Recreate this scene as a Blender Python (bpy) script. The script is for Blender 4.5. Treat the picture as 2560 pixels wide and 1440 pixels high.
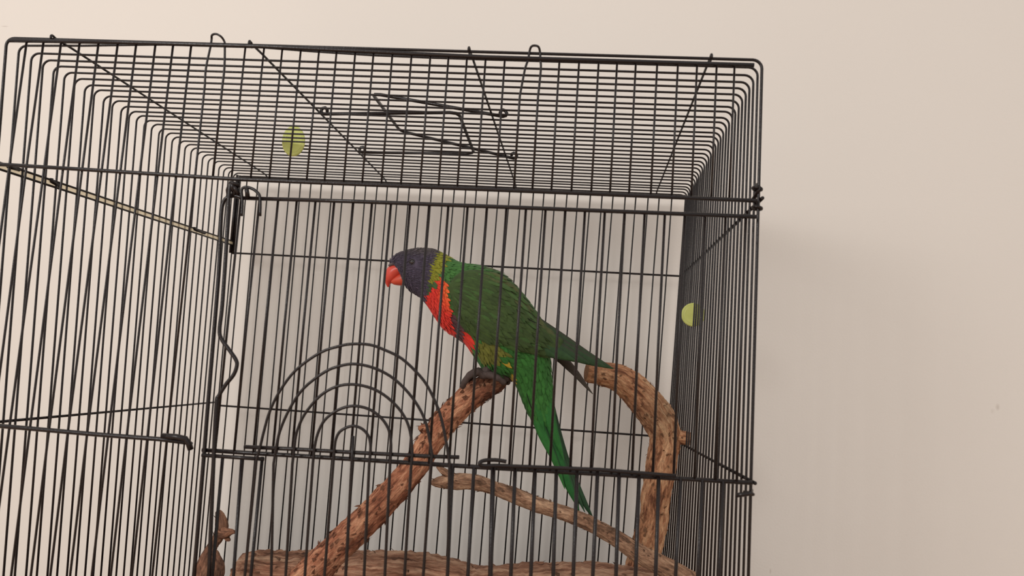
import bpy, bmesh, math, random
from mathutils import Vector, Matrix, noise
from mathutils.bvhtree import BVHTree

random.seed(7)
for o in list(bpy.data.objects):
    bpy.data.objects.remove(o)
SC = bpy.context.scene
COL = SC.collection

# ------------------------------------------------------------------ camera
ZT = 0.47                       # height of the cage roof above the surface it stands on
F_PX = 2000.275
CAM = Vector((0.377578, -0.473207, ZT - 0.196527))
YAW, PIT, ROL = -0.0841117, 0.1063664, 0.0632307
FW = Vector((math.sin(YAW) * math.cos(PIT), math.cos(YAW) * math.cos(PIT), math.sin(PIT)))
_r0 = Vector((math.cos(YAW), -math.sin(YAW), 0))
_u0 = _r0.cross(FW)
RT = math.cos(ROL) * _r0 + math.sin(ROL) * _u0
UP = -math.sin(ROL) * _r0 + math.cos(ROL) * _u0
cam_d = bpy.data.cameras.new('camera')
cam = bpy.data.objects.new('camera', cam_d)
COL.objects.link(cam)
cam_d.sensor_width = 36.0
cam_d.lens = F_PX / 2560.0 * 36.0
cam_d.clip_start = 0.01
cam_d.dof.use_dof = True
cam_d.dof.focus_distance = 0.66
cam_d.dof.aperture_fstop = 13.0
M = Matrix.Identity(4)
for i in range(3):
    M[i][0] = RT[i]; M[i][1] = UP[i]; M[i][2] = -FW[i]; M[i][3] = CAM[i]
cam.matrix_world = M
SC.camera = cam

# ------------------------------------------------------------------ light and exposure
SC.view_settings.view_transform = 'Standard'
SC.view_settings.look = 'None'
SC.view_settings.gamma = 1.0
SC.view_settings.use_curve_mapping = False
SC.view_settings.exposure = 0.07
world = bpy.data.worlds.new('room_light')
SC.world = world
world.use_nodes = True
bg = world.node_tree.nodes['Background']
bg.inputs[0].default_value = (1.0, 0.970, 0.950, 1)
bg.inputs[1].default_value = 0.83

def lamp(name, loc, watts, col, rad):
    l = bpy.data.lights.new(name, 'POINT')
    l.energy = watts; l.color = col; l.shadow_soft_size = rad
    o = bpy.data.objects.new(name, l); o.location = loc
    COL.objects.link(o)
    return o
lamp('room_lamp', (0.48 - 0.742 * 1.22, -1.22, ZT + 0.112 * 1.22), 13.0, (1.0, 0.965, 0.935), 0.17)
lamp('fill_lamp', (-0.36, -1.05, ZT + 0.26), 17.5, (1.0, 0.965, 0.935), 0.16)  # added fill at left front, sets the wall's falloff; no ceiling fixture

# ------------------------------------------------------------------ helpers
def ray(px, py):
    return FW + RT * ((px - 1280) / F_PX) - UP * ((py - 720) / F_PX)
def unY(px, py, Y):
    d = ray(px, py); t = (Y - CAM.y) / d.y
    return CAM + d * t
def unZ(px, py, Z):
    d = ray(px, py); t = (Z - CAM.z) / d.z
    return CAM + d * t
def unX(px, py, X):
    d = ray(px, py); t = (X - CAM.x) / d.x
    return CAM + d * t
def depth(p):
    return (p - CAM).dot(FW)

def srgb(r, g, b, k=1.0):
    def f(c):
        c = c / 255.0
        return min(1.0, k * (c / 12.92 if c <= 0.04045 else ((c + 0.055) / 1.055) ** 2.4))
    return (f(r), f(g), f(b), 1.0)

def catmull(pts, n=6):
    out = []
    P = [Vector(p) for p in pts]
    for i in range(len(P) - 1):
        p0 = P[max(i - 1, 0)]; p1 = P[i]; p2 = P[i + 1]; p3 = P[min(i + 2, len(P) - 1)]
        for k in range(n):
            t = k / n
            out.append(0.5 * ((2 * p1) + (p2 - p0) * t + (2 * p0 - 5 * p1 + 4 * p2 - p3) * t * t + (3 * p1 - p0 - 3 * p2 + p3) * t ** 3))
    out.append(P[-1])
    return out

def frames(path):
    n = len(path)
    T = []
    for i in range(n):
        a = path[max(i - 1, 0)]; b = path[min(i + 1, n - 1)]
        T.append((b - a).normalized())
    ref = Vector((0, 0, 1)) if abs(T[0].z) < 0.9 else Vector((0, 1, 0))
    N = [(ref - T[0] * ref.dot(T[0])).normalized()]
    for i in range(1, n):
        v = N[-1] - T[i] * N[-1].dot(T[i])
        N.append(v.normalized())
    return T, N

def sweep(V, Fc, path, radius, sides=8, caps=True):
    path = [Vector(p) for p in path]
    T, N = frames(path)
    base = len(V)
    n = len(path)
    for i, p in enumerate(path):
        r = radius[i] if isinstance(radius, (list, tuple)) else radius
        B = T[i].cross(N[i])
        for k in range(sides):
            a = 2 * math.pi * k / sides
            V.append(p + (N[i] * math.cos(a) + B * math.sin(a)) * r)
    for i in range(n - 1):
        for k in range(sides):
            a = base + i * sides + k; b = base + i * sides + (k + 1) % sides
            Fc.append((a, b, b + sides, a + sides))
    if caps:
        Fc.append(tuple(base + k for k in reversed(range(sides))))
        Fc.append(tuple(base + (n - 1) * sides + k for k in range(sides)))

def mesh_obj(name, V, Fc, mat, parent=None, smooth=True, kind=None):
    me = bpy.data.meshes.new(name)
    me.from_pydata([tuple(v) for v in V], [], Fc)
    me.update()
    if smooth:
        me.polygons.foreach_set('use_smooth', [True] * len(me.polygons))
    me.materials.append(mat)
    o = bpy.data.objects.new(name, me)
    COL.objects.link(o)
    if parent is not None:
        o.parent = parent
        o.matrix_parent_inverse = PINV.get(parent.name, Matrix.Identity(4))
    if kind: o['kind'] = kind
    return o
PINV = {}

def empty(name, loc, label, cat, group=None):
    o = bpy.data.objects.new(name, None)
    COL.objects.link(o)
    o.location = loc
    o.empty_display_size = 0.02
    PINV[o.name] = Matrix.Translation(Vector(loc)).inverted()
    tag(o, label, cat, group)
    return o

def tag(o, label, cat, group=None):
    o['label'] = label; o['category'] = cat
    if group: o['group'] = group

def wire(name, path, r, parent, mat=None, sides=8):
    V, Fc = [], []
    sweep(V, Fc, path, r, sides)
    return mesh_obj(name, V, Fc, mat or MAT['wire'], parent)

def wires(name, paths, r, parent, mat=None, sides=8):
    V, Fc = [], []
    for i, p in enumerate(paths):
        sweep(V, Fc, p, r[i] if isinstance(r, (list, tuple)) else r, sides)
    return mesh_obj(name, V, Fc, mat or MAT['wire'], parent)

def boxmesh(V, Fc, a, b):
    s = len(V)
    for z in (a[2], b[2]):
        for x, y in ((a[0], a[1]), (b[0], a[1]), (b[0], b[1]), (a[0], b[1])):
            V.append(Vector((x, y, z)))
    for f in ((3, 2, 1, 0), (4, 5, 6, 7), (0, 1, 5, 4), (1, 2, 6, 5), (2, 3, 7, 6), (3, 0, 4, 7)):
        Fc.append(tuple(s + i for i in f))

# ------------------------------------------------------------------ materials
MAT = {}
def new_mat(name):
    m = bpy.data.materials.new(name); m.use_nodes = True
    nt = m.node_tree
    return m, nt, nt.nodes['Principled BSDF']
def N(nt, t, **kw):
    n = nt.nodes.new(t)
    for k, v in kw.items(): setattr(n, k, v)
    return n

def mat_wire(name, col, rough, spec):
    m, nt, b = new_mat(name)
    tc = N(nt, 'ShaderNodeTexCoord'); nz = N(nt, 'ShaderNodeTexNoise')
    nz.inputs['Scale'].default_value = 900; nz.inputs['Detail'].default_value = 2
    nt.links.new(tc.outputs['Object'], nz.inputs['Vector'])
    rp = N(nt, 'ShaderNodeMapRange')
    rp.inputs['To Min'].default_value = rough - 0.08; rp.inputs['To Max'].default_value = rough + 0.14
    nt.links.new(nz.outputs[0], rp.inputs['Value']); nt.links.new(rp.outputs[0], b.inputs['Roughness'])
    bp = N(nt, 'ShaderNodeBump'); bp.inputs['Strength'].default_value = 0.25; bp.inputs['Distance'].default_value = 0.0004
    nt.links.new(nz.outputs[0], bp.inputs['Height']); nt.links.new(bp.outputs[0], b.inputs['Normal'])
    b.inputs['Base Color'].default_value = col
    b.inputs['Specular IOR Level'].default_value = spec
    return m
MAT['wire'] = mat_wire('black_enamel_wire', (0.0105, 0.0066, 0.0062, 1), 0.26, 0.30)
MAT['tray'] = mat_wire('black_plastic', (0.02, 0.02, 0.022, 1), 0.5, 0.4)

m, nt, b = new_mat('pale_strip')
b.inputs['Base Color'].default_value = srgb(226, 214, 188); b.inputs['Roughness'].default_value = 0.6
tl = N(nt, 'ShaderNodeBsdfTranslucent'); tl.inputs['Color'].default_value = srgb(232, 220, 194)
ms = N(nt, 'ShaderNodeMixShader'); ms.inputs[0].default_value = 0.55
nt.links.new(b.outputs[0], ms.inputs[1]); nt.links.new(tl.outputs[0], ms.inputs[2])
tp = N(nt, 'ShaderNodeBsdfTransparent'); tp.inputs['Color'].default_value = (0.95, 0.93, 0.86, 1)
m3 = N(nt, 'ShaderNodeMixShader'); m3.inputs[0].default_value = 0.62
nt.links.new(ms.outputs[0], m3.inputs[1]); nt.links.new(tp.outputs[0], m3.inputs[2])
nt.links.new(m3.outputs[0], nt.nodes['Material Output'].inputs['Surface'])
MAT['strip'] = m

m, nt, b = new_mat('lime_plastic')
tc = N(nt, 'ShaderNodeTexCoord'); nz = N(nt, 'ShaderNodeTexNoise'); nz.inputs['Scale'].default_value = 120
nt.links.new(tc.outputs['Object'], nz.inputs['Vector'])
cr = N(nt, 'ShaderNodeValToRGB')
cr.color_ramp.elements[0].color = srgb(178, 184, 92); cr.color_ramp.elements[1].color = srgb(206, 210, 128)
nt.links.new(nz.outputs[0], cr.inputs[0]); nt.links.new(cr.outputs[0], b.inputs['Base Color'])
b.inputs['Roughness'].default_value = 0.4
b.inputs['Subsurface Weight'].default_value = 0.3
b.inputs['Subsurface Radius'].default_value = (0.004, 0.004, 0.002)
MAT['lime'] = m

# painted wall
m, nt, b = new_mat('beige_wall_paint')
tc = N(nt, 'ShaderNodeTexCoord')
n1 = N(nt, 'ShaderNodeTexNoise'); n1.inputs['Scale'].default_value = 2.2; n1.inputs['Detail'].default_value = 3
n2 = N(nt, 'ShaderNodeTexNoise'); n2.inputs['Scale'].default_value = 420; n2.inputs['Detail'].default_value = 3
nt.links.new(tc.outputs['Object'], n1.inputs['Vector']); nt.links.new(tc.outputs['Object'], n2.inputs['Vector'])
cr = N(nt, 'ShaderNodeValToRGB')
cr.color_ramp.elements[0].position = 0.3; cr.color_ramp.elements[1].position = 0.7
cr.color_ramp.elements[0].color = (0.722, 0.680, 0.626, 1); cr.color_ramp.elements[1].color = (0.744, 0.702, 0.647, 1)
nt.links.new(n1.outputs[0], cr.inputs[0])
prev = cr.outputs[0]
geo = N(nt, 'ShaderNodeNewGeometry')
WALL_Y = 0.395
def smudge(px, py, sx, sz, amt):
    global prev
    p = unY(px, py, WALL_Y)
    sub = N(nt, 'ShaderNodeVectorMath', operation='SUBTRACT'); sub.inputs[1].default_value = p
    nt.links.new(geo.outputs['Position'], sub.inputs[0])
    sc = N(nt, 'ShaderNodeVectorMath', operation='MULTIPLY'); sc.inputs[1].default_value = (1 / sx, 0, 1 / sz)
    nt.links.new(sub.outputs[0], sc.inputs[0])
    ln = N(nt, 'ShaderNodeVectorMath', operation='LENGTH'); nt.links.new(sc.outputs[0], ln.inputs[0])
    mr = N(nt, 'ShaderNodeMapRange'); mr.inputs['From Min'].default_value = 1.0; mr.inputs['From Max'].default_value = 0.2
    mr.inputs['To Min'].default_value = 0; mr.inputs['To Max'].default_value = amt
    nt.links.new(ln.outputs['Value'], mr.inputs['Value'])
    mx = N(nt, 'ShaderNodeMixRGB'); mx.inputs[2].default_value = (0.33, 0.26, 0.20, 1)
    nt.links.new(mr.outputs[0], mx.inputs[0]); nt.links.new(prev, mx.inputs[1]); prev = mx.outputs[0]
smudge(2494, 1018, 0.0026, 0.0042, 0.30)
smudge(2481, 1028, 0.0028, 0.0034, 0.13)
smudge(12, 66, 0.006, 0.0010, 0.35)
smudge(1926, 1428, 0.0012, 0.0035, 0.3)
nt.links.new(prev, b.inputs['Base Color'])
bp = N(nt, 'ShaderNodeBump'); bp.inputs['Strength'].default_value = 0.12; bp.inputs['Distance'].default_value = 0.001
nt.links.new(n2.outputs[0], bp.inputs['Height']); nt.links.new(bp.outputs[0], b.inputs['Normal'])
b.inputs['Roughness'].default_value = 0.75
b.inputs['Specular IOR Level'].default_value = 0.25
MAT['wall'] = m

m, nt, b = new_mat('tan_floor')
tc = N(nt, 'ShaderNodeTexCoord'); nz = N(nt, 'ShaderNodeTexNoise'); nz.inputs['Scale'].default_value = 14
nt.links.new(tc.outputs['Object'], nz.inputs['Vector'])
cr = N(nt, 'ShaderNodeValToRGB')
cr.color_ramp.elements[0].color = srgb(196, 166, 142); cr.color_ramp.elements[1].color = srgb(210, 182, 158)
nt.links.new(nz.outputs[0], cr.inputs[0]); nt.links.new(cr.outputs[0], b.inputs['Base Color'])
b.inputs['Roughness'].default_value = 0.6
MAT['floor'] = m

def mat_bark(name, dark, mid, light, scale=1.0, bump=0.9, sx=1.0):
    m, nt, b = new_mat(name)
    at = N(nt, 'ShaderNodeAttribute', attribute_name='grain')
    mp = N(nt, 'ShaderNodeMapping'); mp.inputs['Scale'].default_value = (90 * scale * sx, 330 * scale, 330 * scale)
    nt.links.new(at.outputs['Vector'], mp.inputs['Vector'])
    nz = N(nt, 'ShaderNodeTexNoise'); nz.inputs['Scale'].default_value = 1.0; nz.inputs['Detail'].default_value = 6; nz.inputs['Distortion'].default_value = 0.6
    nt.links.new(mp.outputs[0], nz.inputs['Vector'])
    mp2 = N(nt, 'ShaderNodeMapping'); mp2.inputs['Scale'].default_value = (30 * scale * sx, 90 * scale, 90 * scale)
    nt.links.new(at.outputs['Vector'], mp2.inputs['Vector'])
    nb = N(nt, 'ShaderNodeTexNoise'); nb.inputs['Scale'].default_value = 1.0; nb.inputs['Detail'].default_value = 3
    nt.links.new(mp2.outputs[0], nb.inputs['Vector'])
    add = N(nt, 'ShaderNodeMath', operation='ADD')
    m1 = N(nt, 'ShaderNodeMath', operation='MULTIPLY'); m1.inputs[1].default_value = 0.55
    m2 = N(nt, 'ShaderNodeMath', operation='MULTIPLY'); m2.inputs[1].default_value = 0.45
    nt.links.new(nz.outputs[0], m1.inputs[0]); nt.links.new(nb.outputs[0], m2.inputs[0])
    nt.links.new(m1.outputs[0], add.inputs[0]); nt.links.new(m2.outputs[0], add.inputs[1])
    cr = N(nt, 'ShaderNodeValToRGB')
    cr.color_ramp.elements[0].position = 0.38; cr.color_ramp.elements[0].color = dark
    cr.color_ramp.elements[1].position = 0.63; cr.color_ramp.elements[1].color = light
    e = cr.color_ramp.elements.new(0.48); e.color = mid
    nt.links.new(add.outputs[0], cr.inputs[0])
    # tint of the wood itself along the piece (weathered grey against red heartwood)
    tint = N(nt, 'ShaderNodeAttribute', attribute_name='tint')
    mx = N(nt, 'ShaderNodeMixRGB', blend_type='MULTIPLY'); mx.inputs[0].default_value = 1.0
    nt.links.new(cr.outputs[0], mx.inputs[1]); nt.links.new(tint.outputs['Color'], mx.inputs[2])
    mp3 = N(nt, 'ShaderNodeMapping'); mp3.inputs['Scale'].default_value = (330 * sx, 900, 900)
    nt.links.new(at.outputs['Vector'], mp3.inputs['Vector'])
    nf = N(nt, 'ShaderNodeTexNoise'); nf.inputs['Scale'].default_value = 1.0; nf.inputs['Detail'].default_value = 4; nf.inputs['Roughness'].default_value = 0.65
    nt.links.new(mp3.outputs[0], nf.inputs['Vector'])
    mr = N(nt, 'ShaderNodeMapRange'); mr.inputs['From Min'].default_value = 0.3; mr.inputs['From Max'].default_value = 0.7
    mr.inputs['To Min'].default_value = 0.62; mr.inputs['To Max'].default_value = 1.30
    nt.links.new(nf.outputs[0], mr.inputs['Value'])
    mf = N(nt, 'ShaderNodeMixRGB', blend_type='MULTIPLY'); mf.inputs[0].default_value = 1.0
    nt.links.new(mx.outputs[0], mf.inputs[1]); nt.links.new(mr.outputs[0], mf.inputs[2])
    nt.links.new(mf.outputs[0], b.inputs['Base Color'])
    hs = N(nt, 'ShaderNodeMath', operation='MULTIPLY_ADD'); hs.inputs[1].default_value = 0.45
    nt.links.new(nf.outputs[0], hs.inputs[0]); nt.links.new(add.outputs[0], hs.inputs[2])
    bp = N(nt, 'ShaderNodeBump'); bp.inputs['Strength'].default_value = bump; bp.inputs['Distance'].default_value = 0.0032
    nt.links.new(hs.outputs[0], bp.inputs['Height']); nt.links.new(bp.outputs[0], b.inputs['Normal'])
    b.inputs['Roughness'].default_value = 0.85
    b.inputs['Specular IOR Level'].default_value = 0.2
    return m
MAT['bark_red'] = mat_bark('red_brown_bark', srgb(92, 56, 42), srgb(158, 100, 74), srgb(206, 152, 118))
MAT['bark_grey'] = mat_bark('grey_brown_bark', srgb(96, 72, 56), srgb(150, 114, 90), srgb(192, 156, 126), 1.2)
MAT['bark_pale'] = mat_bark('pale_tan_bark', srgb(112, 72, 52), srgb(178, 126, 92), srgb(216, 172, 132))
MAT['bark_log'] = mat_bark('weathered_log_bark', srgb(88, 58, 44), srgb(156, 108, 84), srgb(204, 160, 130), 0.9, 1.0, 0.45)
MAT['bark_dark'] = mat_bark('dark_twig_bark', srgb(66, 50, 42), srgb(116, 86, 70), srgb(170, 128, 102))

def mat_plume(name, rough=0.72, fine=900.0):
    m, nt, b = new_mat(name)
    at = N(nt, 'ShaderNodeAttribute', attribute_name='plume')
    tc = N(nt, 'ShaderNodeTexCoord')
    nz = N(nt, 'ShaderNodeTexNoise'); nz.inputs['Scale'].default_value = 260; nz.inputs['Detail'].default_value = 4
    nt.links.new(tc.outputs['Object'], nz.inputs['Vector'])
    mr = N(nt, 'ShaderNodeMapRange'); mr.inputs['To Min'].default_value = 0.70; mr.inputs['To Max'].default_value = 1.30
    nt.links.new(nz.outputs[0], mr.inputs['Value'])
    mx = N(nt, 'ShaderNodeMixRGB', blend_type='MULTIPLY'); mx.inputs[0].default_value = 1.0
    nt.links.new(at.outputs['Color'], mx.inputs[1]); nt.links.new(mr.outputs[0], mx.inputs[2])
    nt.links.new(mx.outputs[0], b.inputs['Base Color'])
    n2 = N(nt, 'ShaderNodeTexNoise'); n2.inputs['Scale'].default_value = fine; n2.inputs['Detail'].default_value = 2
    nt.links.new(tc.outputs['Object'], n2.inputs['Vector'])
    bp = N(nt, 'ShaderNodeBump'); bp.inputs['Strength'].default_value = 0.3; bp.inputs['Distance'].default_value = 0.0006
    nt.links.new(n2.outputs[0], bp.inputs['Height']); nt.links.new(bp.outputs[0], b.inputs['Normal'])
    b.inputs['Roughness'].default_value = rough
    b.inputs['Specular IOR Level'].default_value = 0.25
    b.inputs['Sheen Weight'].default_value = 0.08
    return m
MAT['plume'] = mat_plume('plumage')

def mat_simple(name, col, rough, spec=0.5, var=0.12, scale=300):
    m, nt, b = new_mat(name)
    tc = N(nt, 'ShaderNodeTexCoord'); nz = N(nt, 'ShaderNodeTexNoise'); nz.inputs['Scale'].default_value = scale
    nt.links.new(tc.outputs['Object'], nz.inputs['Vector'])
    cr = N(nt, 'ShaderNodeValToRGB')
    cr.color_ramp.elements[0].color = tuple(c * (1 - var) for c in col[:3]) + (1,)
    cr.color_ramp.elements[1].color = tuple(min(1, c * (1 + var)) for c in col[:3]) + (1,)
    nt.links.new(nz.outputs[0], cr.inputs[0]); nt.links.new(cr.outputs[0], b.inputs['Base Color'])
    b.inputs['Roughness'].default_value = rough; b.inputs['Specular IOR Level'].default_value = spec
    return m
MAT['beak'] = mat_simple('red_beak', srgb(206, 70, 54), 0.35)
MAT['beak_low'] = mat_simple('orange_red_beak', srgb(204, 78, 54), 0.38)
MAT['cere'] = mat_simple('grey_cere', srgb(84, 70, 72), 0.6)
MAT['eye'] = mat_simple('dark_eye', srgb(30, 20, 18), 0.08, 0.8)
MAT['eyering'] = mat_simple('dark_eye_ring', srgb(48, 40, 46), 0.6)
MAT['foot'] = mat_simple('grey_foot_skin', srgb(74, 62, 58), 0.75, 0.3, 0.35, 500)
MAT['claw'] = mat_simple('dark_claw', srgb(36, 32, 32), 0.4)

# ------------------------------------------------------------------ setting
def structure(name, V, Fc, mat):
    o = mesh_obj(name, V, Fc, mat, smooth=False); o['kind'] = 'structure'
    return o
V, Fc = [], []; boxmesh(V, Fc, (-2.6, WALL_Y, 0), (3.2, WALL_Y + 0.1, 2.2)); structure('wall_back', V, Fc, MAT['wall'])
V, Fc = [], []; boxmesh(V, Fc, (-2.6, -2.6, -0.05), (3.2, WALL_Y + 0.1, 0)); structure('floor', V, Fc, MAT['floor'])

# ------------------------------------------------------------------ cage
P = 0.012; W = 40 * P; D = 0.36
Z1 = -0.0849; Z2 = -0.2495; ZB = 0.026          # ring heights below the roof; ZB = world height of the tray rim
# measured corner posts (a slightly out-of-square, hand-bent cage): pixel -> point in the plane of that post
def fit_line(zs, vs):
    n = len(zs); mz = sum(zs) / n; mv = sum(vs) / n
    k = sum((z - mz) * (v - mv) for z, v in zip(zs, vs)) / sum((z - mz) ** 2 for z in zs)
    return mv - k * mz, k
def post(obs, Y):
    zs = [z for z, _ in obs]; pts = [unY(px, py, Y) for _, (px, py) in obs]
    return fit_line(zs, [q.x for q in pts]), fit_line(zs, [q.z for q in pts])
POSTS = {
    (0, 0): post([(0, (18, 97)), (Z1, (-10, 409)), (Z2, (-58, 1062))], 0.0),
    (1, 0): post([(0, (1907, 148)), (Z1, (1893, 500)), (Z2, (1878, 1205))], 0.0),
    (0, 1): post([(0, (597, 440)), (Z1, (578, 631)), (Z2, (545, 1014))], D),
    (1, 1): post([(0, (1718, 487)), (Z1, (1694, 690)), (Z2, (1672, 1093))], D),
}
def wp(x, y, z):
    """cage coordinates (x across, y deep, z below roof) -> world"""
    u = x / W; v = y / D
    X = Z = 0.0
    for (a, c), ((x0, kx), (z0, kz)) in POSTS.items():
        w = (u if a else 1 - u) * (v if c else 1 - v)
        X += w * (x0 + kx * z); Z += w * (z0 + kz * z)
    return Vector((X, y, Z))
ZBOT = -(ZT - ZB)

cage = empty('birdcage', (W / 2, D / 2, 0), 'large black wire birdcage with arched front hatch standing against the beige wall', 'birdcage')

V, Fc = [], []
x0, x1, y0, y1 = -0.012, W + 0.006, -0.008, D + 0.010
boxmesh(V, Fc, (x0, y0, 0.0), (x1, y1, 0.018))
boxmesh(V, Fc, (x0, y0, 0.018), (x1, y0 + 0.006, 0.030)); boxmesh(V, Fc, (x0, y1 - 0.006, 0.018), (x1, y1, 0.030))
boxmesh(V, Fc, (x0, y0 + 0.006, 0.018), (x0 + 0.006, y1 - 0.006, 0.030)); boxmesh(V, Fc, (x1 - 0.006, y0 + 0.006, 0.018), (x1, y1 - 0.006, 0.030))
mesh_obj('base_tray', V, Fc, MAT['tray'], cage, smooth=False)

RC = 0.0055
def hoop_path(y, i):
    pts = []
    def up(u):
        if i == 1: return 0.0045 * math.exp(-((u - 0.27) / 0.16) ** 2)
        return 0.0
    jit = 0.0 if i in (0, 1, 30) else random.uniform(-0.0003, 0.0003)
    y += 0.0 if i in (0, 30) else random.uniform(-0.0005, 0.0005)
    for z in (ZBOT, Z2, Z1 - 0.02): pts.append(wp(0, y, z))
    for k in range(7):
        a = math.pi - k / 6 * math.pi / 2
        pts.append(wp(RC + RC * math.cos(a), y, -RC + RC * math.sin(a) + jit))
    for k in range(1, 12):
        u = k / 12; pts.append(wp(RC + (W - 2 * RC) * u, y, jit + up(u)))
    for k in range(7):
        a = math.pi / 2 - k / 6 * math.pi / 2
        pts.append(wp(W - RC + RC * math.cos(a), y, -RC + RC * math.sin(a) + jit))
    for z in (Z1 - 0.02, Z2, ZBOT): pts.append(wp(W, y, z))
    return pts
for i in range(31):
    wire('hoop_wire', hoop_path(D * i / 30, i), 0.00096 if i in (0,) else 0.00078, cage, sides=7)

# depth rails of the roof, hooked over the first hoop
for u in (0.0655, 0.340, 0.631, 0.9375):
    x = W * u
    pts = [wp(x, 0.003, -0.0002), wp(x, -0.0010, -0.0002), wp(x, -0.0018, 0.0010), wp(x, -0.0006, 0.0024), wp(x, 0.003, 0.0018)]
    pts = catmull(pts, 4) + [wp(x, yy, 0.0022) for yy in (0.02, 0.08, 0.16, 0.24, 0.32, D - 0.004)] + [wp(x, D + 0.002, 0.0005)]
    wire('roof_rail', pts, 0.00082, cage, sides=7)

# folding carry handles lying on the roof
def handle(a0, a1, c0, c1):
    A0 = unZ(*a0, ZT); A1 = unZ(*a1, ZT)
    B0 = unY(*c0, A0.y); B1 = unY(*c1, A1.y)
    s = 1 if B0.x > A0.x else -1
    def bend(p, q, r, n=4):
        d1 = (p - q).normalized(); d2 = (r - q).normalized(); k = 0.007
        return [q + d1 * k, q + d1 * k * 0.3 + d2 * k * 0.3, q + d2 * k]
    def curl(A, B):
        out = []
        d = (B - A).normalized(); up = Vector((0, 0, 1))
        for k in range(7):
            t = k / 6 * 1.6 * math.pi
            out.append(A + up * 0.0026 - d * 0.0026 * math.sin(t) - up * 0.0026 * math.cos(t))
        return out[::-1]
    path = curl(A0, B0) + bend(A0, B0, B1) + bend(B0, B1, A1) + curl(A1, B1)[::-1]
    wire('carry_handle', path, 0.0014, cage)
handle((810, 285), (905, 381), (1146, 281), (1186, 384))
handle((1258, 291), (1285, 396), (930, 233), (1000, 327))

# side rails
def side_rail(a, b, X, dz, r, off):
    A = unX(*a, X); B = unX(*b, X)
    return [A + (B - A) * t + Vector((off, 0, dz)) for t in (-0.02, 0.25, 0.5, 0.75, 1.01)]
lp = side_rail((0, 417), (575, 607), 0, 0, 1, 0.0)
V, Fc = [], []
s = 0
for q in lp:
    for dx, dz in ((-0.0016, -0.0017), (-0.0012, -0.0017), (-0.0012, 0.0017), (-0.0016, 0.0017)): V.append(q + Vector((dx + 0.0032, 0, dz)))
for i in range(len(lp) - 1):
    for k in range(4):
        a = i * 4 + k; bb = i * 4 + (k + 1) % 4
        Fc.append((a, bb, bb + 4, a + 4))
strip = mesh_obj('rail_strip', V, Fc, MAT['strip'], cage, smooth=False)
strip['label'] = 'pale translucent strip held between two side wires'
for dz in (-0.0021, 0.0021):
    wire('side_rail', [q + Vector((0.0018, 0, dz)) for q in lp], 0.0008, cage)
for pa, pb in (((128, 453), (150, 465)), ((486, 573), (512, 583)), ((20, 416), (48, 424))):
    A = unX(*pa, 0.0025); B = unX(*pb, 0.0025)
    wire('rail_clip', [A + Vector((0, 0, .002)), A, B, B + Vector((0, 0, .001))], 0.0014, cage, sides=6)
l2 = [wp(-0.002, y, Z2 + 0.0035 * y / D) for y in (0.0, 0.12, 0.24, D)]
wire('side_rail', l2, 0.00095, cage)
for z in (Z1, Z2):
    wire('side_rail', [wp(W + 0.0020, y, z) for y in (-0.002, 0.12, 0.24, D)], 0.0011, cage)

# back panel
back = wires('back_panel', [
    [wp(0, D + 0.0022, -0.0005), wp(W * .5, D + 0.0022, 0.0), wp(W, D + 0.0022, -0.0005)],
    [wp(0.0, D + 0.0030, Z1), wp(W * .5, D + 0.0030, Z1), wp(W, D + 0.0030, Z1)],
    [wp(0.0, D + 0.0030, Z2), wp(W * .5, D + 0.0030, Z2), wp(W, D + 0.0030, Z2)],
    [wp(0.0, D + 0.0030, ZBOT + .004), wp(W, D + 0.0030, ZBOT + .004)]], [0.0012, 0.00105, 0.00105, 0.0012], cage)
for k in range(1, 40):
    x = (k - 0.22 + 0.06 * random.uniform(-1, 1)) * P
    wire('bar', [wp(x, D + 0.0008, 0.0), wp(x + random.uniform(-.0004, .0004), D + 0.0008, Z1), wp(x + random.uniform(-.0004, .0004), D + 0.0008, Z2), wp(x, D + 0.0008, ZBOT)], 0.00076, back, sides=7)
wires('corner_clip', [[wp(0.0005, D - 0.004, 0.0), wp(0.0002, D - 0.004, Z1 - .001)], [wp(0.0028, D - 0.002, 0.0), wp(0.0025, D - 0.002, Z1 - 0.002)]], 0.0015, back)

# front panel: frame, upper bars, left bars
def fy(px, py, Y=0.0): return unY(px, py, Y)
FYB = -0.0016
ring1 = [fy(x, y, -0.0035) for x, y in ((-14, 410), (200, 423), (590, 448), (1000, 465), (1400, 481), (1893, 502))]
ring2a = [fy(x, y, -0.0035) for x, y in ((-60, 1060), (60, 1070), (240, 1086), (400, 1098), (466, 1106))]
ring2b = [fy(x, y, -0.0035) for x, y in ((506, 1125), (615, 1132), (720, 1138), (900, 1149), (1200, 1168), (1500, 1185), (1881, 1207))]
topw = [fy(x, y, -0.002) for x, y in ((24, 101), (300, 106), (650, 116), (1215, 143), (1885, 163))]
front = wires('front_panel', [topw, ring1, ring2a, ring2b, [wp(0, -.0035, ZBOT + .004), wp(W, -.0035, ZBOT + .004)]], [0.0014, 0.00125, 0.00140, 0.00130, 0.0013], cage)
def zat(path, X):
    for a, c in zip(path, path[1:]):
        if min(a.x, c.x) <= X <= max(a.x, c.x):
            return a.z + (c.z - a.z) * (X - a.x) / (c.x - a.x)
    return path[-1].z if X > path[-1].x else path[0].z
grid = [1.07, 2.03, 3.03, 4.08, 5.14, 6.22, 7.25, 8.32, 9.3, 10.3, 11.28, 12.24, 13.27, 14.29, 15.28, 16.28, 17.26, 18.2, 19.2, 20.17, 21.17, 22.18, 23.17, 24.12, 25.08, 26.05, 27.04, 27.93, 28.86, 29.84, 30.84, 31.83, 32.76, 33.70, 34.77, 35.80, 36.75, 37.72, 38.60]
skip = (10, 11, 27, 28)
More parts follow.
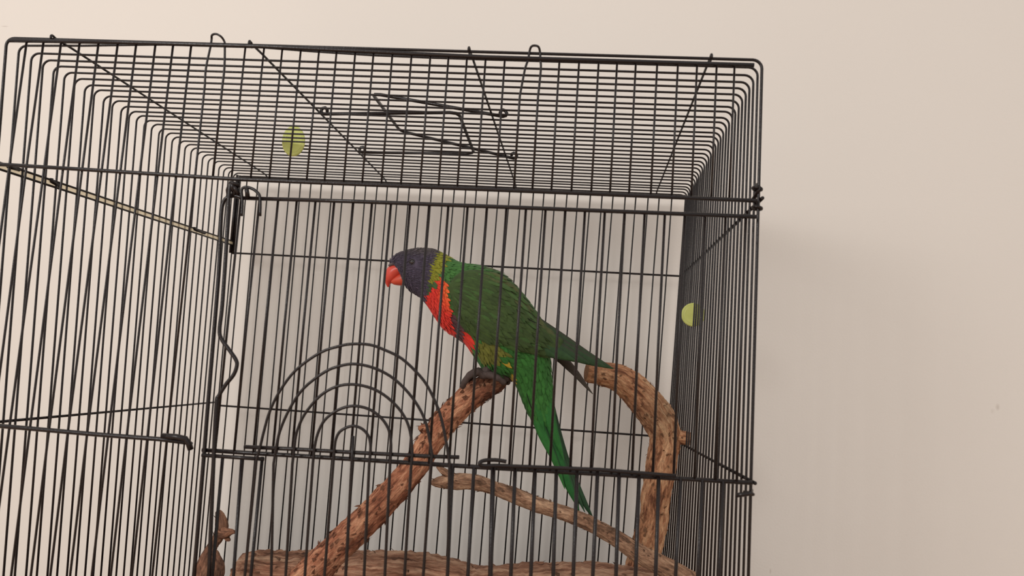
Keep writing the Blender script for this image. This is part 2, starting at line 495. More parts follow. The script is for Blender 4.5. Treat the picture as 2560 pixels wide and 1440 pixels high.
for n, g in enumerate(grid):
    X = g * P
    xt = X
    if n in skip: continue
    zt_ = zat(topw, X)
    if n < 11:
        sw = random.uniform(-.0012, .0012)
        pts = [Vector((X, FYB, zt_)), Vector((X - 0.0006, FYB, ZT + Z1)), Vector((X - 0.001 + sw, FYB, ZT + Z2)), Vector((X - 0.0015 + sw, FYB, ZB))]
    else:
        pts = [Vector((X, FYB, zt_)), Vector((X - .0003, FYB, zat(ring1, X)))]
    wire('bar', pts, 0.00066 if n >= 11 else 0.00074, front, sides=8)
# paired bars that rise over the roof edge in a hanging loop
def loop_bars(n, apex, legs, low):
    XA, XB = grid[n] * P, grid[n + 1] * P
    la = [fy(*q, FYB) for q in legs[0]]; lb = [fy(*q, FYB) for q in legs[1]]
    ap = [fy(*q, FYB - .002) for q in apex]
    za = low if n < 11 else zat(ring1, XA)
    body = [Vector((XA, FYB, za)), Vector((XA, FYB, ZT - .03))] + catmull([Vector((XA, FYB, ZT - .028))] + la + ap + lb[::-1] + [Vector((XB, FYB, ZT - .028))], 4) + [Vector((XB, FYB, ZT - .03)), Vector((XB, FYB, zat(ring1, XB)))]
    wire('loop_bar', body, 0.00072, front)
loop_bars(10, [(530, 88), (540, 85), (552, 91)], [[(515, 170), (526, 118), (529, 98)], [(561, 170), (562, 115), (560, 102)]], ZB)
loop_bars(27, [(1328, 117), (1336, 114), (1346, 117)], [[(1312, 175), (1320, 150), (1324, 128)], [(1352, 175), (1351, 150), (1350, 130)]], ZB)
# little hooks and collars on the corner post
def ring_at(c, axis, R, r, name, parent, a0=0, a1=2 * math.pi):
    axis = axis.normalized()
    e1 = axis.orthogonal().normalized(); e2 = axis.cross(e1)
    pts = [c + (e1 * math.cos(a0 + (a1 - a0) * k / 12) + e2 * math.sin(a0 + (a1 - a0) * k / 12)) * R for k in range(13)]
    return wire(name, pts, r, parent, sides=6)
for q in ((1893, 472), (1893, 520), (1872, 1233), (468, 1106)):
    c = fy(*q, 0.001)
    ring_at(c, Vector((0.2, 0.1, 1)), 0.0024, 0.0011, 'wire_collar', front)
wire('wire_collar', [fy(1882, 500, 0.004), fy(1896, 478, -.001), fy(1901, 472, -.003), fy(1892, 462, 0.003)], 0.0012, front)
wire('wire_collar', [fy(1840, 1238, -.0035), fy(1862, 1236, -.004), fy(1876, 1233, -.003), fy(1878, 1226, 0.002)], 0.0013, front)
wire('wire_collar', [fy(406, 1090, -.004), fy(440, 1092, -.005), fy(464, 1097, -.004), fy(472, 1110, -.003), fy(477, 1124, -.002)], 0.0018, front)

# big front door
DY = -0.0050
dtop = [fy(x, y, DY) for x, y in ((600, 495), (900, 504), (1300, 519), (1890, 542))]
frame_l = catmull([fy(x, y, DY) for x, y in ((606, 495), (590, 490), (572, 492), (559, 505), (553, 540), (548, 660), (540, 770), (520, 1010), (509, 1150), (484, 1450))], 5)
door = wires('front_door', [dtop, frame_l], [0.00125, 0.00125], cage)
latch = catmull([fy(x, y, DY - .003) for x, y in ((578, 458), (573, 480), (569, 560), (563, 660), (555, 770), (549, 822), (553, 846), (574, 876), (590, 900), (592, 915), (584, 937), (564, 962), (547, 990), (541, 1010), (534, 1150), (522, 1450))], 5)
wire('latch_rod', latch, 0.00125, door)
wire('door_loop', catmull([fy(x, y, DY - .001) for x, y in ((604, 540), (606, 505), (604, 476), (612, 468), (626, 470), (640, 478), (650, 494), (650, 540))], 4), 0.00095, door)
for c, ax in (((583, 468), Vector((1, .2, .2))), ((578, 478), Vector((.3, 1, .4))), ((590, 476), Vector((.8, .3, .6))), ((586, 462), Vector((.2, .2, 1))), ((618, 482), Vector((1, .4, .3)))):
    ring_at(fy(*c, DY - .001), ax, 0.0026, 0.0013, 'twist_tie', door)
def door_x(k):  # bar spacing of the door
    return (13.96 + 0.977 * k) * P
for k in range(0, 27):
    X = door_x(k)
    if X > 0.474: break
    z_top = zat(dtop, X); zr = zat(ring2b, X)
    px_here = None
    inside_arch = 0.212 < X < 0.3615
    lower = zr if True else ZB
    pts = [Vector((X, DY + .001, z_top)), Vector((X - .0005, DY + .001, (z_top + zr) / 2)), Vector((X - .0004, DY + .001, zr))]
    wire('bar', pts, 0.00080, door)
# left-over lower bars of the door beside the arched hatch
for a, c in (((557, 1140), (530, 1450)), ((605, 1140), (583, 1450)), ((656, 1142), (626, 1450)), ((1132, 1160), (1118, 1450)), ((1185, 1168), (1169, 1450))):
    A = fy(*a, DY + .001); B = fy(*c, DY + .001); d = (B - A) / (A.z - B.z)
    wire('bar', [A, B, B + d * (B.z - ZB)], 0.00105, door)

# arched sliding hatch
AY = -0.0085
hat_top = [fy(x, y, AY) for x, y in ((611, 1117), (720, 1122), (900, 1132), (1080, 1141), (1148, 1143))]
hat_low = [fy(x, y, AY + .001) for x, y in ((505, 1138), (600, 1144), (660, 1148))]
hatch = wires('arched_hatch', [hat_top, hat_low], [0.00115, 0.00115], cage)
ARCH = [
    [(651, 1115), (660, 1077), (675, 1027), (700, 977), (740, 925), (800, 882), (850, 865), (882, 860), (925, 862), (962, 875), (1005, 897), (1050, 940), (1075, 977), (1100, 1035), (1115, 1102), (1121, 1140)],
    [(691, 1117), (700, 1077), (725, 1020), (760, 970), (812, 930), (850, 915), (887, 910), (932, 919), (975, 940), (1012, 972), (1045, 1015), (1067, 1065), (1080, 1137)],
    [(736, 1117), (742, 1080), (762, 1035), (800, 990), (840, 967), (882, 961), (930, 971), (970, 995), (1005, 1032), (1025, 1077), (1031, 1137)],
    [(786, 1120), (794, 1085), (812, 1050), (845, 1025), (882, 1015), (920, 1022), (950, 1042), (970, 1070), (977, 1102), (977, 1135)],
    [(836, 1122), (840, 1097), (852, 1077), (880, 1065), (905, 1072), (921, 1090), (926, 1110), (926, 1132)]]
FEET = [((641, 1150), (612, 1440), (1124, 1160), (1119, 1440)), ((684, 1160), (678, 1440), (1077, 1165), (1058, 1440)), ((731, 1160), (714, 1440), (1028, 1162), (1011, 1440)),
        ((782, 1160), (762, 1440), (975, 1162), (962, 1440)), ((833, 1160), (811, 1440), (923, 1160), (910, 1440))]
def down(a, c, Y):
    A = fy(*a, Y); B = fy(*c, Y); d = (B - A) / (A.z - B.z)
    return [A, B, B + d * (B.z - ZB)]
for pl, ft in zip(ARCH, FEET):
    mid = catmull([fy(x, y, AY - .002) for x, y in pl], 4)
    path = down(ft[0], ft[1], AY - .002)[::-1] + mid + down(ft[2], ft[3], AY - .002)
    wire('arch_wire', path, 0.00088, hatch)
wire('bar', [fy(883, 1090, AY - .002)] + down((880, 1150), (864, 1440), AY - .002), 0.00095, hatch)

# lower right flap with hook
GY = -0.0075
fl = catmull([fy(x, y, GY - dy) for x, y, dy in ((1266, 1154, .0005), (1240, 1150, .001), (1212, 1151, .003), (1199, 1157, .005), (1206, 1164, .004), (1240, 1164, .001))], 5) + [fy(1500, 1174, GY), fy(1690, 1190, GY)]
flap = wires('feeder_flap', [fl], 0.00112, cage)
for a, c, r in (((1233, 1162), (1226, 1440), .0014), ((1288, 1168), (1277, 1440), .00112), ((1338, 1171), (1327, 1440), .00112), ((1391, 1174), (1383, 1440), .00112), ((1443, 1176), (1433, 1440), .00112),
                ((1494, 1178), (1482, 1440), .00112), ((1548, 1181), (1540, 1440), .00112), ((1598, 1184), (1589, 1440), .00112), ((1647, 1187), (1639, 1440), .0011)):
    wire('bar', down(a, c, GY + .001), r, flap)
for a, c in (((1702, 1192), (1689, 1440)), ((1756, 1197), (1744, 1440)), ((1808, 1202), (1797, 1440))):
    wire('bar', down(a, c, DY + .001), .00105, door)

# ------------------------------------------------------------------ lime discs wedged between the wires
def disc(name, c, nrm, rx, rz, th, label):
    V, Fc = [], []
    nrm = nrm.normalized(); e1 = Vector((0, 0, 1)).cross(nrm).normalized(); e2 = nrm.cross(e1)
    n = 32
    prof = [(-th / 2, 0.0), (-th / 2, 0.72), (-th / 2 * 0.6, 0.80), (-th / 2 * .9, 0.90), (-th / 2 * 0.5, 1.0), (th / 2 * 0.5, 1.0), (th / 2 * .9, 0.90), (th / 2 * 0.6, 0.80), (th / 2, 0.72), (th / 2, 0.0)]
    for h, s in prof[1:-1]:
        for k in range(n):
            a = 2 * math.pi * k / n
            V.append(c + nrm * h + e1 * rx * s * math.cos(a) + e2 * rz * s * math.sin(a))
    R = len(prof) - 2
    for i in range(R - 1):
        for k in range(n):
            a = i * n + k; bb = i * n + (k + 1) % n
            Fc.append((a, bb, bb + n, a + n))
    Fc.append(tuple(reversed(range(n)))); Fc.append(tuple((R - 1) * n + k for k in range(n)))
    o = mesh_obj(name, V, Fc, MAT['lime'])
    me = o.data
    for p in me.polygons: p.use_smooth = len(p.vertices) == 4
    tag(o, label, 'disc', 'lime discs wedged in the cage wires')
    return o
c = unZ(734, 355, ZT)
c.y = D * round(c.y / D * 30) / 30 + 0.006
c = Vector((unY(734, 353, c.y).x, c.y, unY(734, 353, c.y).z))
disc('plastic_disc', c, Vector((0.25, -1, 0.0)), 0.0102, 0.0142, 0.003, 'round yellow-green disc wedged upright between the roof wires')
c2 = unX(1735, 787, W - 0.001)
c2.y = D * round(c2.y / D * 30) / 30 + 0.006
c2 = unY(1733, 787, c2.y)
disc('plastic_disc', c2, Vector((0.0, -1, 0.0)), 0.0105, 0.0105, 0.003, 'small yellow-green disc wedged in the right side wires')

# ------------------------------------------------------------------ branches
def bark_tube(V, Fc, G, T, pts, seed, sides=44, step=0.0013, rough=1.0, tint=None, ends=(0.55, 0.55)):
    """pts: (centre, radius). Adds a knobbly bark tube, with grain and tint per vertex."""
    c = [p for p, _ in pts]; r = [q for _, q in pts]
    cc = catmull(c, 10); rr = [v.x for v in catmull([Vector((q, 0, 0)) for q in r], 10)]
    path, rad = [cc[0]], [rr[0]]
    acc = 0
    for i in range(1, len(cc)):
        acc += (cc[i] - cc[i - 1]).length
        if acc >= step or i == len(cc) - 1:
            path.append(cc[i]); rad.append(rr[i]); acc = 0
    # refine to step
    fine, fr = [path[0]], [rad[0]]
    for i in range(1, len(path)):
        n = max(1, int((path[i] - path[i - 1]).length / step))
        for k in range(1, n + 1):
            t = k / n; fine.append(path[i - 1].lerp(path[i], t)); fr.append(rad[i - 1] * (1 - t) + rad[i] * t)
    path, rad = fine, fr
    Tn, Nn = frames(path)
    base = len(V); u = 0.0; n = len(path)
    so = Vector((seed * 7.3, seed * 3.1, seed * 1.7))
    for i, p in enumerate(path):
        if i: u += (p - path[i - 1]).length
        B = Tn[i].cross(Nn[i])
        e = 1.0
        if i < 3: e = ends[0] + (1 - ends[0]) * (i / 3) ** 0.5
        if i > n - 4: e = ends[1] + (1 - ends[1]) * ((n - 1 - i) / 3) ** 0.5
        for k in range(sides):
            a = 2 * math.pi * k / sides
            d = Nn[i] * math.cos(a) + B * math.sin(a)
            q = Vector((u * 26, math.cos(a) * 1.0, math.sin(a) * 1.0)) + so
            lo = noise.noise(q * 0.8)
            q2 = Vector((u * 75, math.cos(a) * 3.2, math.sin(a) * 3.2)) + so
            hi = noise.noise(q2); rd = 1 - abs(noise.noise(Vector((u * 110, math.cos(a) * 5, math.sin(a) * 5)) - so)) * 2
            q3 = noise.noise(Vector((u * 330, math.cos(a) * 9, math.sin(a) * 9)) + so)
            rr_ = rad[i] * e * (1 + rough * (0.10 * lo + 0.085 * hi + 0.055 * rd + 0.06 * q3))
            V.append(p + d * rr_)
            G.append((u + seed, rad[i] * math.cos(a), rad[i] * math.sin(a)))
            T.append(tint(u, a, d, hi) if tint else (1, 1, 1, 1))
    for i in range(n - 1):
        for k in range(sides):
            a = base + i * sides + k; bb = base + i * sides + (k + 1) % sides
            Fc.append((a, bb, bb + sides, a + sides))
    for end, ring, off in ((0, 0, -1), (1, n - 1, 1)):
        s = len(V)
        V.append(path[ring] + Tn[ring] * off * rad[ring] * 0.12); G.append((u * 3 + seed, 0, 0)); T.append(T[base + ring * sides])
        for k in range(sides):
            a = base + ring * sides + k; bb = base + ring * sides + (k + 1) % sides
            Fc.append((a, bb, s) if end else (bb, a, s))

def px_branch(spec):
    out = []
    for px, py, Y, hw in spec:
        p = unY(px, py, Y)
        out.append((p, hw * depth(p) / F_PX))
    return out

def finish_branch(name, V, Fc, G, T, mat, parent=None, flakes=0, seed=0, fl_len=0.006):
    if flakes:
        rnd = random.Random(seed)
        nf = len(Fc)
        for _ in range(flakes):
            f = Fc[rnd.randrange(nf)]
            if len(f) != 4: continue
            a, bq, c_, d_ = (V[i] for i in f)
            ctr = (a + bq + c_ + d_) / 4
            nr = (bq - a).cross(d_ - a).normalized()
            t = (d_ - a).normalized(); s_ = (bq - a).normalized()
            ang = rnd.uniform(-.6, .6)
            t, s_ = t * math.cos(ang) + s_ * math.sin(ang), s_ * math.cos(ang) - t * math.sin(ang)
            L = fl_len * rnd.uniform(.4, 1.1); w = fl_len * rnd.uniform(.12, .3)
            b0 = len(V); h = rnd.uniform(.0006, .0022)
            sg = rnd.choice((-1, 1))
            for q in (ctr - s_ * w - nr * .0004, ctr + s_ * w - nr * .0004, ctr + t * L * sg * .6 + s_ * w * .7 + nr * h * .6, ctr + t * L * sg * .6 - s_ * w * .7 + nr * h * .5, ctr + t * L * sg + nr * h):
                V.append(q); G.append(tuple(Vector(G[f[0]]) + Vector((rnd.random(), 0, 0)))); T.append(T[f[0]])
            Fc.append((b0, b0 + 1, b0 + 2, b0 + 3)); Fc.append((b0 + 3, b0 + 2, b0 + 4))
    o = mesh_obj(name, V, Fc, mat, parent)
    me = o.data
    at = me.attributes.new('grain', 'FLOAT_VECTOR', 'POINT'); at.data.foreach_set('vector', [v for g in G for v in g])
    at = me.attributes.new('tint', 'FLOAT_COLOR', 'POINT'); at.data.foreach_set('color', [v for g in T for v in g])
    return o

YB = 0.16      # plane of the bird and of the perch top
# diagonal perch
V, Fc, G, T = [], [], [], []
def tA(u, a, d, h):
    g = max(0.0, min(1.0, (u - 0.232) / 0.02))          # grey weathered top end
    k = 1 - 0.42 * g
    return (k, k * (1 + .06 * g), k * (1 + .12 * g), 1)
bark_tube(V, Fc, G, T, px_branch([(610, 1600, .095, 38), (690, 1520, .105, 37), (760, 1452, .112, 37), (815, 1398, .118, 37), (868, 1345, .124, 36), (930, 1285, .130, 34), (980, 1232, .137, 32), (1025, 1180, .143, 31), (1063, 1122, .148, 31), (1100, 1070, .152, 31), (1140, 1026, .156, 31), (1185, 986, .16, 32), (1225, 962, .163, 28), (1262, 950, .166, 21)]), 1, tint=tA, ends=(.6, .6))
bark_tube(V, Fc, G, T, px_branch([(1075, 1072, .145, 9), (1060, 1070, .142, 9), (1046, 1071, .140, 7.5)]), 2, sides=14)
br = finish_branch('perch_branch', V, Fc, G, T, MAT['bark_red'], None, 520, 4)
tag(br, 'thick reddish-brown bark branch rising diagonally under the parrot', 'branch', 'branches inside the cage')
perch_obj = br

# right curved branch with cut stub
V, Fc, G, T = [], [], [], []
def tB(u, a, d, h):
    g = max(0, 1 - abs(u - 0.075) / 0.03) * .30
    return (1 - g, 1 - g * .8, 1 - g * .7, 1)
bark_tube(V, Fc, G, T, px_branch([(1466, 928, .235, 25), (1505, 935, .238, 28), (1545, 945, .24, 32), (1585, 975, .243, 38), (1622, 1014, .246, 40), (1650, 1052, .25, 40), (1662, 1092, .253, 38), (1656, 1140, .255, 37), (1648, 1195, .257, 36), (1640, 1250, .258, 35), (1634, 1305, .259, 35), (1618, 1360, .258, 36), (1604, 1405, .256, 36), (1595, 1450, .255, 38), (1588, 1530, .252, 40), (1584, 1575, .25, 40)]), 5, tint=tB, ends=(.92, .8))
bark_tube(V, Fc, G, T, px_branch([(1675, 1080, .253, 17), (1700, 1092, .252, 16.5), (1727, 1098, .250, 15.5)]), 6, sides=18, ends=(1, .95))
br = finish_branch('perch_branch', V, Fc, G, T, MAT['bark_pale'], None, 320, 6, .005)
tag(br, 'pale tan bent branch with a short cut stub in the right rear of the cage', 'branch', 'branches inside the cage')

# thin forked branch
V, Fc, G, T = [], [], [], []
bark_tube(V, Fc, G, T, px_branch([(1078, 1207, .135, 9), (1105, 1205, .137, 15), (1140, 1203, .14, 21), (1190, 1206, .145, 19), (1240, 1222, .15, 17), (1290, 1240, .150, 19), (1340, 1260, .151, 19), (1400, 1280, .152, 18), (1450, 1298, .153, 18), (1500, 1322, .155, 18), (1550, 1352, .157, 20), (1600, 1386, .159, 23), (1650, 1412, .161, 24), (1700, 1440, .163, 26), (1745, 1470, .164, 26), (1790, 1510, .165, 26)]), 8, sides=22)
bark_tube(V, Fc, G, T, px_branch([(1092, 1166, .135, 5), (1112, 1180, .136, 9), (1140, 1197, .139, 13)]), 9, sides=14)
br = finish_branch('perch_branch', V, Fc, G, T, MAT['bark_grey'], None, 120, 8, .004)
tag(br, 'thin grey-brown branch with a forked end sloping down to the right', 'branch', 'branches inside the cage')

# bottom log
V, Fc, G, T = [], [], [], []
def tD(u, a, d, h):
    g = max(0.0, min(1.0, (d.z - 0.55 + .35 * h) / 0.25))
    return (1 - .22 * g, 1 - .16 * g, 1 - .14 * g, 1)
def logp(px, py, Y, hw): return (px, py + hw, Y, hw)
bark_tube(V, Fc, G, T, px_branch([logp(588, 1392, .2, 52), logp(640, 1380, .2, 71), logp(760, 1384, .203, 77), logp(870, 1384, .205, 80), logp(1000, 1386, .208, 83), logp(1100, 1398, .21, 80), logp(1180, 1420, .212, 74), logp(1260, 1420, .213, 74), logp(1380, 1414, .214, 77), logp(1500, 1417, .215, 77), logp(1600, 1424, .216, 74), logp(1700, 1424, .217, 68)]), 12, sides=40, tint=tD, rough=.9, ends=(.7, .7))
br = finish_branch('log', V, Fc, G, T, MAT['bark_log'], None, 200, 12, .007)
tag(br, 'weathered horizontal log lying across the bottom of the cage', 'log', 'branches inside the cage')

# dark knobbly twig at left
V, Fc, G, T = [], [], [], []
def tE(u, a, d, h):
    return (1.1, .98, .92, 1) if d.x < 0.2 and u < .06 else (.78, .74, .72, 1)
bark_tube(V, Fc, G, T, px_branch([(494, 1570, .135, 26), (500, 1490, .135, 23), (508, 1440, .136, 19), (516, 1400, .138, 15), (532, 1365, .14, 11), (546, 1342, .142, 13), (555, 1318, .143, 15), (551, 1294, .144, 12), (544, 1277, .144, 8)]), 15, sides=24, rough=2.2, tint=tE)
bark_tube(V, Fc, G, T, px_branch([(546, 1330, .142, 12), (563, 1334, .14, 13), (578, 1330, .139, 7), (592, 1331, .139, 3)]), 16, sides=16, rough=2.2, ends=(.8, .3), tint=tE)
bark_tube(V, Fc, G, T, px_branch([(562, 1338, .141, 8), (570, 1348, .140, 6), (576, 1351, .140, 3)]), 17, sides=10, rough=2, tint=tE)
bark_tube(V, Fc, G, T, px_branch([(536, 1570, .139, 16), (538, 1480, .139, 17), (541, 1440, .139, 17), (545, 1412, .139, 14), (538, 1390, .139, 11), (530, 1368, .14, 8)]), 18, sides=16, rough=2.2, tint=tE)
br = finish_branch('twig', V, Fc, G, T, MAT['bark_dark'], None, 40, 15, .004)
tag(br, 'short dark knobbly twig in the lower left corner of the cage', 'branch', 'branches inside the cage')

# ------------------------------------------------------------------ parrot
bird = empty('parrot', unY(1240, 940, YB), 'rainbow-coloured parrot with blue head and red beak perched on the diagonal branch', 'bird')
MM = 0.001
def polymask(poly):
    def f(x, y):
        ins = False
        n = len(poly); j = n - 1
        for i in range(n):
            xi, yi = poly[i]; xj, yj = poly[j]
            if (yi > y) != (yj > y) and x < (xj - xi) * (y - yi) / (yj - yi) + xi: ins = not ins
            j = i
        return ins
    return f
RED = polymask([(1108, 706), (1124, 709), (1131, 730), (1134, 775), (1136, 800), (1133, 836), (1110, 836), (1060, 775), (1052, 755), (1085, 733)])
MAR = polymask([(1132, 775), (1146, 793), (1160, 822), (1162, 852), (1150, 870), (1125, 850)])
RED2 = polymask([(1157, 820), (1172, 832), (1198, 850), (1184, 862), (1172, 884), (1158, 866)])
OLV = polymask([(1195, 850), (1232, 853), (1262, 868), (1272, 888), (1240, 905), (1215, 900), (1190, 880)])
def interp(tab, y):
    if y <= tab[0][0]: return tab[0][1]
    for (a, b_), (c_, d_) in zip(tab, tab[1:]):
        if y <= c_: return b_ + (d_ - b_) * (y - a) / (c_ - a)
    return tab[-1][1]
HB = [(615, 1102), (640, 1096), (665, 1087), (700, 1083), (735, 1076), (757, 1064), (790, 1040)]
CB = [(620, 1118), (645, 1124), (665, 1122), (690, 1111), (708, 1096), (720, 1080)]
KC = 0.95
def C(r, g, b_): return srgb(r, g, b_, KC)
def plume_col(x, y, rnd):
    j = lambda s: rnd.uniform(-s, s)
    x += j(3); y += j(3)
    if x < interp(HB, y):
        t = max(0.0, min(1.0, (650 - y) / 24))
        base = Vector(C(66, 58, 72)) * (1 - t) + Vector(C(78, 70, 66)) * t
        v = 1 + j(.22)
        if rnd.random() < .08: v *= 1.5
        return tuple(base[i] * v for i in range(3)) + (1,)
    if x < interp(CB, y) and y < 712:
        c_ = C(128, 128, 34); v = 1 + j(.14)
    elif RED(x, y):
        o = max(0, min(1, (x - 1100) / 25)) * max(0, min(1, (790 - y) / 50))
        a = Vector(C(212, 50, 38)); bb = Vector(C(226, 98, 46))
        c_ = a * (1 - o) + bb * o; v = 1 + j(.14)
    elif RED2(x, y): c_ = C(214, 54, 40); v = 1 + j(.15)
    elif MAR(x, y): c_ = C(84, 54, 58); v = 1 + j(.2)
    elif OLV(x, y): c_ = C(98, 100, 38); v = 1 + j(.15)
    elif (x - 1269) ** 2 / 40 + (y - 906) ** 2 / 110 < 1 or (x - 1286) ** 2 / 30 + (y - 946) ** 2 / 140 < 1:
        c_ = C(176, 148, 50); v = 1
    elif y > 850 or (x < 1220 and y > 840):
        c_ = C(50, 104, 42); v = 1 + j(.2)
    elif y < 705 and x < 1215: c_ = C(62, 108, 48); v = 1 + j(.15)
    elif x < 1150 and y < 740: c_ = C(58, 84, 46); v = 1 + j(.15)
    else:
        c_ = C(56, 88, 40); v = 1 + j(.15)
        if rnd.random() < .12: c_ = C(78, 84, 46)
    return tuple(min(1, c_[i] * v) for i in range(3)) + (1,)

def set_plume(o, cols):
    at = o.data.attributes.new('plume', 'FLOAT_COLOR', 'POINT')
    at.data.foreach_set('color', [v for c_ in cols for v in c_])

SECT = [((974, 658), (981, 666), 3.0), ((978, 650), (992, 670), 6), ((988, 640), (1006, 690), 8.5), ((1003, 632), (1018, 718), 11), ((1022, 626), (1034, 732), 12.8), ((1046, 622), (1052, 744), 14), ((1082, 624), (1070, 764), 15.5), ((1112, 637), (1086, 788), 18.5),
        ((1150, 657), (1110, 821), 23), ((1200, 666), (1138, 841), 26), ((1252, 683), (1163, 860), 27), ((1290, 716), (1188, 893), 27), ((1325, 759), (1210, 922), 25.5), ((1350, 797), (1240, 938), 23), ((1366, 838), (1270, 942), 19.5),
        ((1374, 890), (1290, 964), 14.5), ((1380, 955), (1303, 992), 9.5), ((1386, 1030), (1323, 1036), 5), ((1390, 1064), (1345, 1070), 2.5)]
tops = catmull([Vector((a[0], a[1], 0)) for a, _, _ in SECT], 4)
bots = catmull([Vector((c_[0], c_[1], 0)) for _, c_, _ in SECT], 4)
deps = catmull([Vector((d_, 0, 0)) for _, _, d_ in SECT], 4)
NS = 36
def body_pt(i, a):
    """station i (float), angle a: 0 dorsal, pi ventral, near side (towards camera) for 0<a<pi"""
    i = max(0.0, min(len(tops) - 1.001, i)); k = int(i); t = i - k
    tp = tops[k].lerp(tops[k + 1], t); bt = bots[k].lerp(bots[k + 1], t); dp = (deps[k] * (1 - t) + deps[k + 1] * t).x * MM
    A = unY(tp.x, tp.y, YB); B = unY(bt.x, bt.y, YB)
    c_ = (A + B) / 2; h = (A - B) / 2
    ca, sa = math.cos(a), math.sin(a)
    e = 0.92
    p = c_ + h * math.copysign(abs(ca) ** e, ca) + Vector((0, -1, 0)) * dp * math.copysign(abs(sa) ** e, sa)
    q2 = tp.lerp(bt, (1 - math.copysign(abs(ca) ** e, ca)) / 2)
    return p, q2
rnd = random.Random(11)
V, Fc, cols = [], [], []
nst = len(tops)
for i in range(nst):
    for k in range(NS):
        p, q = body_pt(i, 2 * math.pi * k / NS)
        V.append(p); cols.append(plume_col(q.x, q.y, rnd))
for i in range(nst - 1):
    for k in range(NS):
        a = i * NS + k; bb = i * NS + (k + 1) % NS
        Fc.append((a, bb, bb + NS, a + NS))
Fc.append(tuple(reversed(range(NS)))); Fc.append(tuple((nst - 1) * NS + k for k in range(NS)))
body = mesh_obj('body', V, Fc, MAT['plume'], bird)
set_plume(body, cols)
body_bvh = BVHTree.FromPolygons(V, Fc)

def feather_card(V, Fc, cols, p, t, s, n, L, w, lift, col, rnd):
    """small ovate contour feather lying on a surface; t towards its tip"""
    b0 = len(V)
    prof = ((0.0, 0.35, -0.0004), (0.35, 1.0, 0.0), (0.75, 0.85, lift * .7), (1.0, 0.0, lift))
    for u, ww, h in prof:
        c_ = p + t * L * u + n * (h + 0.0002)
        if ww == 0.0: V.append(c_); cols.append(tuple(v * .92 for v in col[:3]) + (1,)); continue
        for sg in (-1, 0, 1):
            V.append(c_ + s * w * ww * sg + n * (0.0003 if sg == 0 else -0.00015))
            f = 1.06 if sg == 0 else 0.9
            cols.append(tuple(min(1, v * f) for v in col[:3]) + (1,))
    for r_ in range(2):
        for k in range(2):
            a = b0 + r_ * 3 + k
            Fc.append((a, a + 1, a + 4, a + 3))
    Fc.append((b0 + 6, b0 + 7, b0 + 9)); Fc.append((b0 + 7, b0 + 8, b0 + 9))

V, Fc, cols = [], [], []
i = 1.0
row = 0
while i < nst - 5:
    head = i < 26
    neck = i < 34
    p0, _ = body_pt(i, 0); p1, _ = body_pt(i, math.pi)
    circ = 2.6 * (p0 - p1).length
    L = 0.0042 if head else (0.0062 if neck else 0.0085)
    w = 0.0006 if head else (0.0011 if neck else 0.0016)
    n_ = max(8, int(circ / (w * 1.75)))
    for k in range(n_):
        a = 2 * math.pi * (k + (row % 2) * .5 + rnd.uniform(-.25, .25)) / n_
        ii = i + rnd.uniform(-.3, .3)
        p, q = body_pt(ii, a)
        pn, _ = body_pt(ii + 0.5, a); pa, _ = body_pt(ii, a + .05)
        t = (pn - p)
        if t.length < 1e-6: continue
        t.normalize(); s_ = (pa - p).normalized(); nn = s_.cross(t).normalized()
        cen = (body_pt(ii, 0)[0] + body_pt(ii, math.pi)[0]) / 2
        if nn.dot(p - cen) < 0: nn = -nn
        if head and (p - unY(1029, 655, p.y)).length < 0.0045 and q.y < 690: continue
        ang = rnd.uniform(-.18, .18)
        tt = (t * math.cos(ang) + s_ * math.sin(ang)).normalized()
        feather_card(V, Fc, cols, p, tt, tt.cross(nn).normalized(), nn, L * rnd.uniform(.8, 1.25), w * rnd.uniform(.8, 1.2), 0.0004 if head else 0.0006, plume_col(q.x + 4, q.y + 2, rnd), rnd)
    # advance by about half a feather
    c0 = (body_pt(i, 0)[0] + body_pt(i, math.pi)[0]) / 2; c1 = (body_pt(i + .5, 0)[0] + body_pt(i + .5, math.pi)[0]) / 2
    i += 0.5 * (L * .55) / max(1e-5, (c1 - c0).length)
    row += 1
pl = mesh_obj('plumage', V, Fc, MAT['plume'], bird, kind='stuff')
set_plume(pl, cols)

